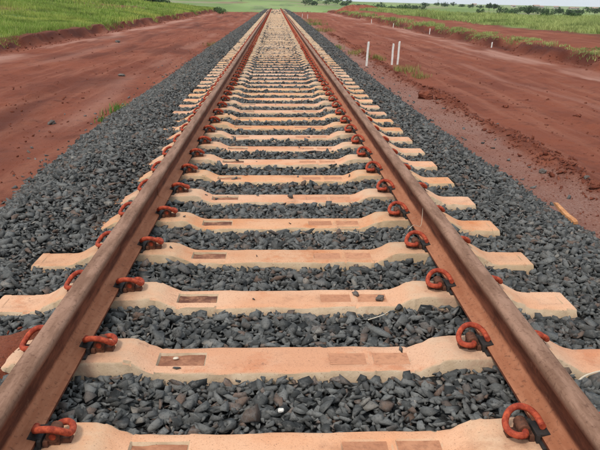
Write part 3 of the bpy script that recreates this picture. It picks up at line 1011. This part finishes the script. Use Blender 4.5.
def weed(x, y, h, spread, n, mat, label, seed):
    r = np.random.default_rng(seed)
    xy = r.normal(0, spread, (n, 2)) * [0.6, 1.0]
    z0 = float(ground_z(x, y))
    V, T = blades(n, xy, np.full(n, h), 0.014, 5, 1.1, r, zf=lambda a, b: np.asarray(ground_z(a + x, b + y)) - z0)
    ob = link('weed_tuft', np_mesh('weed_tuft', V, T), mat, loc=(x, y, z0))
    tag(ob, label, 'weed', 'weeds along the ballast edges', 'stuff' if spread > .5 else None)
WEEDS = [(2.80, 24.2, .16, .30, 26, 'weed', 'low yellowish weed tuft behind the single white stake'),
         (3.20, 21.6, .16, .20, 34, 'weed', 'yellow-green weed tuft just behind the paired white stakes'),
         (3.45, 17.6, .17, .28, 32, 'weed', 'yellowish weed tuft in front of the paired white stakes'),
         (3.50, 16.1, .13, .22, 18, 'weed', 'small dry weed tuft between white stakes and the big red clod'),
         (2.42, 27.0, .18, .22, 14, 'weed_g', 'green weed at the right ballast edge behind the single stake'),
         (2.75, 44.0, .24, .8, 50, 'weed', 'far yellowish weed patch at the right edge of the ballast'),
         (2.85, 56.0, .28, .9, 50, 'weed_g', 'farther green weed patch along the right edge of the ballast'),
         (2.95, 66.0, .28, 1.2, 50, 'weed', 'farthest pale weed patch on the right of the ballast'),
         (-2.70, 10.2, .15, .13, 18, 'weed_g', 'green weed growing at the left ballast toe'),
         (-2.66, 9.1, .10, .02, 7, 'weed_g', 'small low green weed nearest on the left ballast toe'),
         (-2.75, 29.5, .18, .25, 10, 'weed', 'thin yellowish weed at the far left ballast edge')]
for i, w in enumerate(WEEDS):
    weed(*w[:5], MAT[w[5]], w[6], 700 + i)

# ------------------------------------------------------------------ clods and loose earth
def lump(name, x, y, s, mat, label, cat, seed, flat=0.7, sink=0.35):
    r = np.random.default_rng(seed)
    bm = bmesh.new()
    bmesh.ops.create_icosphere(bm, subdivisions=3, radius=1)
    o = r.uniform(0, 50)
    for v in bm.verts:
        c = np.array(v.co)
        d = 1 + 0.55 * float(fbm(c[0] * 1.6 + o, c[1] * 1.6 + c[2] * 1.3, seed, 4)) + 0.25 * float(noise2(c[2] * 3 + o, c[0] * 3, seed))
        v.co = Vector(c * d * s * np.array([1.15, 0.95, flat]))
    ob = link(name, bm_mesh(name, bm, math.radians(25)), mat, loc=(x, y, float(ground_z(x, y)) + s * flat * (1 - sink)))
    ob.rotation_euler = (0, 0, r.uniform(0, 6))
    tag(ob, label, cat)
    return ob
lump('earth_clod', 2.80, 11.75, .145, MAT['clod'], 'large dark red earth clod at the right ballast edge', 'clod', 1)
lump('earth_clod', 2.97, 11.45, .07, MAT['clod'], 'small red clod beside the large earth clod', 'clod', 2)
lump('rock', -3.46, 9.15, .055, MAT['rock'], 'small dark stone lying alone on the left dirt road', 'rock', 3)
lump('rock', -3.85, 16.3, .075, MAT['rock'], 'grey rock on the left dirt road near the ballast toe', 'rock', 4, .5)
lump('rock', -7.0, 31.0, .10, MAT['rock'], 'pale rock lying far up the left dirt road', 'rock', 5, .6)
lump('earth_clod', 5.05, 8.4, .05, MAT['clod'], 'small dark clod on the right dirt road nearest the picture edge', 'clod', 6)
lump('earth_clod', 4.85, 9.6, .04, MAT['clod'], 'tiny dark clod in the middle of the right dirt road', 'clod', 7)
lump('earth_clod', 4.0, 10.7, .045, MAT['clod'], 'dark clod on the right dirt road beyond the crumbly edge', 'clod', 8)
lump('rock', 2.95, 4.75, .032, MAT['rock'], 'small grey stone on the pinkish grit right of the wood offcut', 'rock', 9)
lump('rock', 2.72, 5.3, .034, MAT['rock'], 'dark stone on the pinkish grit behind the wood offcut', 'rock', 10)

r = np.random.default_rng(801)
CL = []
def clod_points(n, fx, y0, y1, s0, s1, p=2.2):
    Y = y0 + (y1 - y0) * r.uniform(0, 1, n) ** 1.5
    X = fx(Y, n)
    S_ = s0 * (s1 / s0) ** (r.uniform(0, 1, n) ** p)
    CL.append(np.column_stack([X, Y, ground_z(X, Y) + 0.15 * S_, S_]))
wobf = lambda Y: -0.30 * fbm(Y * 0.55, Y * 0 + 5, 31, 4)
clod_points(3400, lambda Y, n: 3.06 + wobf(Y) + r.normal(0, .12, n), 3, 40, .008, .05)
clod_points(1500, lambda Y, n: 3.7 + np.abs(r.normal(0, 1.5, n)), 3, 45, .006, .035)
clod_points(1600, lambda Y, n: r.uniform(2.35, 2.95, n), 2.2, 20, .005, .016)
clod_points(2200, lambda Y, n: -toe_l(Y) * -1 - np.abs(r.normal(0, 2.2, n)), 3, 50, .006, .035)
clod_points(1500, lambda Y, n: -9.45 + r.normal(0, .22, n), 16, 90, .012, .08)
clod_points(1500, lambda Y, n: 9.15 + r.normal(0, .22, n), 14, 90, .012, .06)
n = 900
X, Y = r.uniform(-2.3, -1.0, n), r.uniform(-0.5, 1.0, n)
ok = spill(X, Y) > 0.4
X, Y = X[ok], Y[ok]
S_ = 0.003 * 5 ** (r.uniform(0, 1, len(X)) ** 2)
CL.append(np.column_stack([X, Y, ballast_z(X, Y) + 0.045, S_]))
C = np.vstack(CL)
ok = in_view(C[:, :3], 30, 20)
C = C[ok]
V, T = merge(FARV, C[:, :3], C[:, 3], rotations(len(C), r, 0.6), r.integers(0, len(FARV), len(C)))
tag(link('loose_earth', np_mesh('loose_earth', V, T), MAT['clod']), 'loose crumbs of red earth scattered over the dirt roads', 'soil', kind='stuff')

# ------------------------------------------------------------------ stakes and litter
def stake(x, y, h, w, lean, label, mat, seed):
    r = np.random.default_rng(seed)
    bm = bmesh.new()
    rings = []
    for t in (-.12, .0, .33, .66, .94, 1.0):
        k = w / 2 * (1.0 if t < .95 else 0.8)
        c = np.array([lean[0] * t + r.normal(0, .002), lean[1] * t, t * h])
        rings.append([bm.verts.new(c + np.array([a * k, b * k * .8, (r.normal(0, .006) if t > .9 else 0)])) for a, b in ((-1, -1), (1, -1), (1, 1), (-1, 1))])
    for i in range(len(rings) - 1):
        for j in range(4):
            bm.faces.new((rings[i][j], rings[i][(j + 1) % 4], rings[i + 1][(j + 1) % 4], rings[i + 1][j]))
    bm.faces.new(rings[-1]); bm.faces.new(rings[0][::-1])
    ob = link('marker_stake', bm_mesh('marker_stake', bm), mat, loc=(x, y, float(ground_z(x, y))))
    tag(ob, label, 'stake', 'white survey stakes')
stake(2.57, 19.3, .68, .055, (.045, 0), 'single tall white stake standing nearest the ballast', MAT['white'], 1)
stake(3.42, 20.0, .62, .052, (.025, 0), 'shorter white stake of the pair, closer to the track', MAT['white'], 2)
stake(3.60, 20.05, .68, .052, (.030, 0), 'taller white stake of the pair, farther from the track', MAT['white'], 3)
for i, (x, y, h, lab) in enumerate([(8.9, 28.6, .28, 'short white peg at the foot of the cut bank, nearest the right picture edge'), (8.85, 41.0, .42, 'white peg at the foot of the cut bank, second from the right'),
                                    (8.55, 52.6, .36, 'white peg at the foot of the cut bank, third from the right'), (8.2, 62.5, .40, 'white peg at the foot of the cut bank, fourth from the right'),
                                    (3.25, 76.0, .55, 'distant white stake beside the ballast past the weed patches'), (2.9, 81.5, .50, 'farthest white stake beside the right rail bed')]):
    stake(x, y, h * .8, .042, (.02, 0), lab, MAT['white'], 20 + i)

# split wood offcut at the ballast toe
bm = bmesh.new()
pathw = [(-.31, .0, .0), (-.24, .004, .012), (-.1, .0, .006), (.1, -.004, .0), (.24, .004, .004), (.30, .0, .0)]
wid = [.004, .020, .030, .033, .036, .030]
rings = []
for (x, y, z), w in zip(pathw, wid):
    rings.append([bm.verts.new((x, y + a * w, z + b * .016 * min(1, w / .02))) for a, b in ((-1, -1), (1, -.9), (.85, 1), (-.7, .8))])
for i in range(len(rings) - 1):
    for j in range(4):
        bm.faces.new((rings[i][j], rings[i][(j + 1) % 4], rings[i + 1][(j + 1) % 4], rings[i + 1][j]))
bm.faces.new(rings[0][::-1]); bm.faces.new(rings[-1])
ob = link('wood_offcut', bm_mesh('wood_offcut', bm), MAT['wood'], loc=(2.25, 3.52, float(ballast_z(2.25, 3.52)) + .045))
ob.rotation_euler = (0.1, math.radians(2), math.radians(-92)); ob.scale = (.85, .62, .7)
tag(ob, 'split orange wood offcut lying at the right ballast toe', 'wood')

def strand(name, pts, rad, mat, label, cat):
    P = catmull(pts, 6)
    o = np.array(pts[0], float)
    ob = link(name, bm_mesh(name, tube(P - o, np.linspace(rad, rad * .5, len(P)), 6), math.radians(50)), mat, loc=o)
    tag(ob, label, cat)
strand('straw', [(1.055, .372, -.075), (1.07, .40, -.035), (1.16, .432, -.02), (1.30, .47, -.035)], .0042, MAT['straw'], 'pale dry straw on the ballast outside the right rail', 'straw')
strand('straw', [(1.064, .398, -.035), (1.062, .385, -.06), (1.066, .36, -.085)], .003, MAT['straw'], 'short broken straw end pointing down beside the longer straw', 'straw')
strand('twig', [(.30, 2.26, -.065), (.40, 2.23, -.05), (.48, 2.19, -.055), (.58, 2.12, -.06)], .0022, MAT['straw'], 'thin pale twig between the fourth and fifth sleepers', 'twig')
strand('twig', [(.36, .98, -.06), (.43, 1.0, -.045), (.47, 1.06, -.05)], .0025, MAT['straw'], 'thin dry twig in the ballast in front of the third sleeper', 'twig')
strand('wire', [(.700, 1.94, .05), (.745, 2.0, .06), (.79, 2.03, .045), (.803, 2.06, .10), (.812, 2.10, .135)], .0018, MAT['straw'], 'thin white wire hanging on the inner side of the right rail', 'wire')
b_ = lump('pebble', -.03, .215, .008, MAT['white'], 'tiny white pebble among the near ballast stones', 'pebble', 77, .8)
b_.location.z = float(ballast_z(-.03, .215)) + .035
b_ = lump('earth_clod', .28, 1.2, .014, MAT['rock'], 'small dark pebble on the worn panel of the third sleeper', 'pebble', 78, .8)
b_.name = 'pebble'; b_.location = (.33, 1.23, -.039)
b_ = lump('pebble', .42, 1.18, .018, MAT['rock'], 'brown pebble on the third sleeper near the right rail seat', 'pebble', 79, .8)
b_.location = (.44, 1.17, -.037)
b_ = lump('pebble', -.43, .61, .009, MAT['straw'], 'pale pebble lying in the dark pocket of the second sleeper', 'pebble', 80, .5)
b_.location = (-.435, .612, -.046)

# dirt heap far right of the track end
hx, hy = np.meshgrid(np.linspace(-4.2, 4.2, 46), np.linspace(-3.0, 3.0, 30))
rr = np.hypot(hx / 4.0, hy / 2.8)
hz = 1.0 * np.clip(1 - rr ** 2.2, 0, 1) * (0.85 + 0.5 * fbm(hx * 0.5, hy * 0.5, 66, 4)) + 0.08 * fbm(hx * 2, hy * 2, 67, 3) - 0.1
wx, wy = hx + 12.6, hy + 112
HZ = ground_z(wx, wy) + hz
hb = float(HZ.min())
idx = np.arange(hx.size).reshape(hx.shape)
Q = np.stack([idx[:-1, :-1], idx[:-1, 1:], idx[1:, 1:], idx[1:, :-1]], -1).reshape(-1, 4)
ob = link('dirt_mound', np_mesh('dirt_mound', np.stack([hx, hy, HZ - hb], -1).reshape(-1, 3), Q, True), MAT['soil'], loc=(12.6, 112, hb))
tag(ob, 'low mound of reddish earth far along the right dirt road', 'mound')

# ------------------------------------------------------------------ trees and far buildings
def tree(x, y, h, w, mat, label, seed, group='trees along the horizon', name='tree', base=None, n=900, trunk_frac=.25):
    r = np.random.default_rng(seed)
    z0 = float(ground_z(x, y)) if base is None else base
    root = link(name, None, loc=(x, y, z0 - .05))
    tag(root, label, 'bush' if name == 'bush' else 'tree', group)
    bm = tube([(0, 0, -.3), (r.normal(0, .02) * h, 0, h * .25), (r.normal(0, .03) * h, r.normal(0, .03) * h, h * .62)], [h * .028, h * .021, h * .010], 6)
    for _ in range(5):
        a = r.uniform(0, 6.28)
        t = r.uniform(.22, .45)
        tube([(0, 0, h * t), (math.cos(a) * w * .16, math.sin(a) * w * .16, h * (t + .12)), (math.cos(a) * w * .34, math.sin(a) * w * .34, h * (t + .28))],
             [h * .013, h * .009, h * .004], 4, bm)
    link('trunk', bm_mesh('trunk', bm), MAT['bark'], root)
    nc = 22
    cc = r.normal(0, 1, (nc, 3)); cc /= np.linalg.norm(cc, axis=1)[:, None]
    cc *= r.uniform(.35, .95, (nc, 1))
    cc = cc * [w * .42, w * .42, h * (1 - trunk_frac) * .42] + [0, 0, h * (trunk_frac + (1 - trunk_frac) * .5)]
    k = r.integers(0, nc, n)
    d = r.normal(0, 1, (n, 3)); d /= np.linalg.norm(d, axis=1)[:, None]
    P = cc[k] + d * (r.uniform(.4, 1, (n, 1)) * r.uniform(.09, .17, nc)[k][:, None] * w)
    P[:, 2] = np.maximum(P[:, 2], h * trunk_frac * .6)
    s = w * r.uniform(.022, .05, n)
    e1 = r.normal(0, 1, (n, 3)); e1 /= np.linalg.norm(e1, axis=1)[:, None]
    e2 = np.cross(e1, r.normal(0, 1, (n, 3))); e2 /= np.linalg.norm(e2, axis=1)[:, None]
    V = np.stack([P + e1 * s[:, None], P - e1 * s[:, None] * .6 + e2 * s[:, None], P - e1 * s[:, None] * .6 - e2 * s[:, None]], 1).reshape(-1, 3)
    link('crown', np_mesh('crown', V, np.arange(len(V)).reshape(-1, 3)), mat, root)
    return root

def ray_at(px_, py_, dist):
    """a bearing read off the photograph, carried out to a real distance"""
    d = fw * F_PX + rt * (px_ - 300) + up * (225 - py_)
    t = dist / d[1]
    return CAM + d * t

TREES = [  # picture x, distance, height, width, kind, label
    (481, 250, 3.9, 4.2, 'a', 'dark upright tree standing alone above the middle of the field'),
    (529, 300, 4.6, 6.0, 'a', 'biggest round dark tree breaking the skyline above the field'),
    (489, 420, 4.6, 5.6, 'a', 'round tree just right of the lone upright tree'),
    (494, 425, 4.2, 5.0, 'a', 'lower tree beside the round tree on the skyline'),
]
for i, (x_, d_, h_, w_, kd, lab) in enumerate(TREES):
    q = ray_at(x_, 10, d_)
    tree(q[0], q[1], h_, w_, MAT['leaf_' + kd], lab, 900 + i, group='trees standing out on the skyline')
BUSH = [(460, 150, 1.1, 2.0, 'b', 'round dark bush alone in the field left of the lone tree'), (467, 160, .6, 2.6, 'b', 'low flat bush beside the round field bush'),
        (472, 162, .6, 2.6, 'b', 'low flat bush below the lone upright tree'),
        (487, 150, 1.2, 2.4, 'b', 'green bush left of the trio at the field edge'), (492, 152, 1.1, 2.4, 'b', 'green bush in the middle of the trio at the field edge'),
        (498, 150, 1.2, 2.6, 'b', 'green bush right of the trio at the field edge'), (522, 165, 1.3, 3.0, 'b', 'bush below the biggest skyline tree'),
        (545, 120, .9, 2.2, 'b', 'pale green bush in the grass right of the biggest skyline tree'), (578, 110, .9, 2.4, 'b', 'pale bush near the right picture edge'),
        (222, 104, .7, 1.9, 'b', 'dark bush at the far end of the left bank'), (217, 118, .8, 2.0, 'b', 'bush behind the dark bush on the left bank'),
        (152, 112, 1.0, 3.0, 'a', 'dark shrub at the top of the left bank'), (158, 116, .9, 2.6, 'a', 'smaller dark shrub beside the shrub on the left bank'),
        (165, 118, 0.8, 2.2, 'b', 'rightmost of the three shrubs at the top of the left bank'),
        (403, 110, .9, 2.4, 'b', 'green bush in the field grass above the cut bank'),
        (243, 200, 1.4, 5, 'b', 'leftmost low bush behind the end of the track'), (259, 230, 1.8, 6, 'b', 'low bush behind the left rail end'),
        (291, 215, 1.5, 5, 'b', 'low bush behind the right rail end'), (306, 240, 2.2, 6, 'a', 'dark bush between the right rail end and the dirt mound')]
for i, (x_, d_, h_, w_, kd, lab) in enumerate(BUSH):
    q = ray_at(x_, 10, d_)
    tree(q[0], q[1], h_, w_, MAT['leaf_' + kd], lab, 940 + i, group='bushes in the grass', name='bush', n=420, trunk_frac=.08)
# tree belt on the right skyline
r = np.random.default_rng(960)
belt = [(x_, r.uniform(300, 420), r.uniform(2.6, 4.2), r.uniform(4, 7)) for x_ in np.arange(503, 612, 4.2)]
for i, (x_, d_, h_, w_) in enumerate(belt):
    q = ray_at(x_ + r.normal(0, 1), 10, d_)
    tree(q[0], q[1], h_, w_, MAT['leaf_a' if r.uniform() < .75 else 'leaf_b'], f'{ordinal(i + 1)} small dark tree from the left in the belt along the right skyline', 961 + i,
         group='tree belt on the right skyline', n=420, trunk_frac=.1)
belt = [(x_, r.uniform(330, 400), r.uniform(3.0, 4.6), r.uniform(4.5, 7)) for x_ in np.arange(358, 424, 4.0)]
for i, (x_, d_, h_, w_) in enumerate(belt):
    q = ray_at(x_ + r.normal(0, 1), 10, d_)
    tree(q[0], q[1], h_, w_, MAT['leaf_a'], f'{ordinal(i + 1)} small dark tree from the left in the belt behind the field', 1001 + i,
         group='tree belt behind the field', n=420, trunk_frac=.1)
N_SLOPE = 13
belt = [(x_, r.uniform(430, 560), r.uniform(2.6, 5), r.uniform(5, 9)) for x_ in list(np.arange(236, 254, 6)) + list(np.arange(304, 352, 5)) + list(np.arange(426, 500, 9))]
for i, (x_, d_, h_, w_) in enumerate(belt):
    q = ray_at(x_ + r.normal(0, 1), 10, d_)
    tree(q[0], q[1], h_ * (.7 if x_ > 420 else 1), w_, MAT['leaf_a' if r.uniform() < .6 else 'leaf_b'], f'{ordinal(i + 1)} hazy distant tree from the left on the slope beyond the track end' if x_ < 400 else f'{ordinal(i - N_SLOPE + 1)} tiny distant tree from the left on the open skyline', 1041 + i,
         group='distant trees on the far slope' if x_ < 400 else 'distant trees on the open skyline', n=420, trunk_frac=.1)

def house(px_, dist, w, h, label, seed):
    r = np.random.default_rng(seed)
    q = ray_at(px_, 8, dist)
    root = link('house', None, loc=(q[0], q[1], float(ground_z(q[0], q[1])) - .2))
    root.rotation_euler = (0, 0, r.uniform(-.5, .5))
    tag(root, label, 'house', 'houses of the far town')
    d = w * .7
    bm = bmesh.new(); box(bm, -w / 2, w / 2, -d / 2, d / 2, 0, h)
    link('wall', bm_mesh('wall', bm), MAT['plaster'], root)
    bm = bmesh.new()
    e = .4
    v = [bm.verts.new(c) for c in ((-w / 2 - e, -d / 2 - e, h), (w / 2 + e, -d / 2 - e, h), (w / 2 + e, d / 2 + e, h), (-w / 2 - e, d / 2 + e, h), (-w / 2 - e, 0, h + d * .28), (w / 2 + e, 0, h + d * .28))]
    for f in ((0, 1, 5, 4), (2, 3, 4, 5), (0, 4, 3), (1, 2, 5), (3, 2, 1, 0)):
        bm.faces.new([v[i] for i in f])
    link('roof', bm_mesh('roof', bm), MAT['tile'], root)
    for k in (-.28, .28):
        bm = bmesh.new(); box(bm, k * w - .7, k * w + .7, -d / 2 - .04, -d / 2 + .05, h * .35, h * .72)
        link('window', bm_mesh('window', bm), MAT['glass'], root)
    bm = bmesh.new(); box(bm, -.5, .5, -d / 2 - .05, -d / 2 + .05, 0, h * .7)
    link('door', bm_mesh('door', bm), MAT['bark'], root)
for i, (x_, w_) in enumerate([(474, 8), (513, 7), (536, 11), (541, 9), (556, 8), (572, 10), (577, 7), (588, 9), (595, 11)]):
    house(x_, 950, w_ * .7, 2.0 if i % 2 else 2.6, f'{ordinal(i + 1)} tiny pale house from the left in the far town above the trees', 1100 + i)
# lattice mast on the skyline
q = ray_at(438, 6, 700)
bm = bmesh.new()
H = 11.0
for a in range(3):
    c0 = np.array([math.cos(a * 2.094), math.sin(a * 2.094)])
    tube([(c0[0] * .8, c0[1] * .8, 0), (c0[0] * .2, c0[1] * .2, H)], .10, 4, bm)
for k in range(10):
    z1, z2 = H * k / 10, H * (k + 1) / 10
    s1, s2 = .8 - .6 * k / 10, .8 - .6 * (k + 1) / 10
    for a in range(3):
        tube([(math.cos(a * 2.094) * s1, math.sin(a * 2.094) * s1, z1), (math.cos(a * 2.094 + 2.094) * s2, math.sin(a * 2.094 + 2.094) * s2, z2)], .05, 3, bm)
ob = link('lattice_mast', bm_mesh('lattice_mast', bm), MAT['steel'], loc=(q[0], q[1], float(ground_z(q[0], q[1]))))
tag(ob, 'thin grey lattice mast on the open skyline', 'mast')

# ------------------------------------------------------------------ haze
bm = bmesh.new()
box(bm, -1850, 1850, -80, 2650, -40, 45)
hm = bpy.data.materials.new('haze')
hm.use_nodes = True
nt = hm.node_tree
nt.nodes.clear()
out = nt.nodes.new('ShaderNodeOutputMaterial')
pv = nt.nodes.new('ShaderNodeVolumePrincipled')
pv.inputs['Color'].default_value = (0.86, 0.92, 1.0, 1)
pv.inputs['Density'].default_value = 0.00011
pv.inputs['Anisotropy'].default_value = 0.2
nt.links.new(pv.outputs[0], out.inputs['Volume'])
hz_ob = link('haze', bm_mesh('haze', bm), hm)
tag(hz_ob, 'thin bluish haze over the far country', 'haze', kind='stuff')
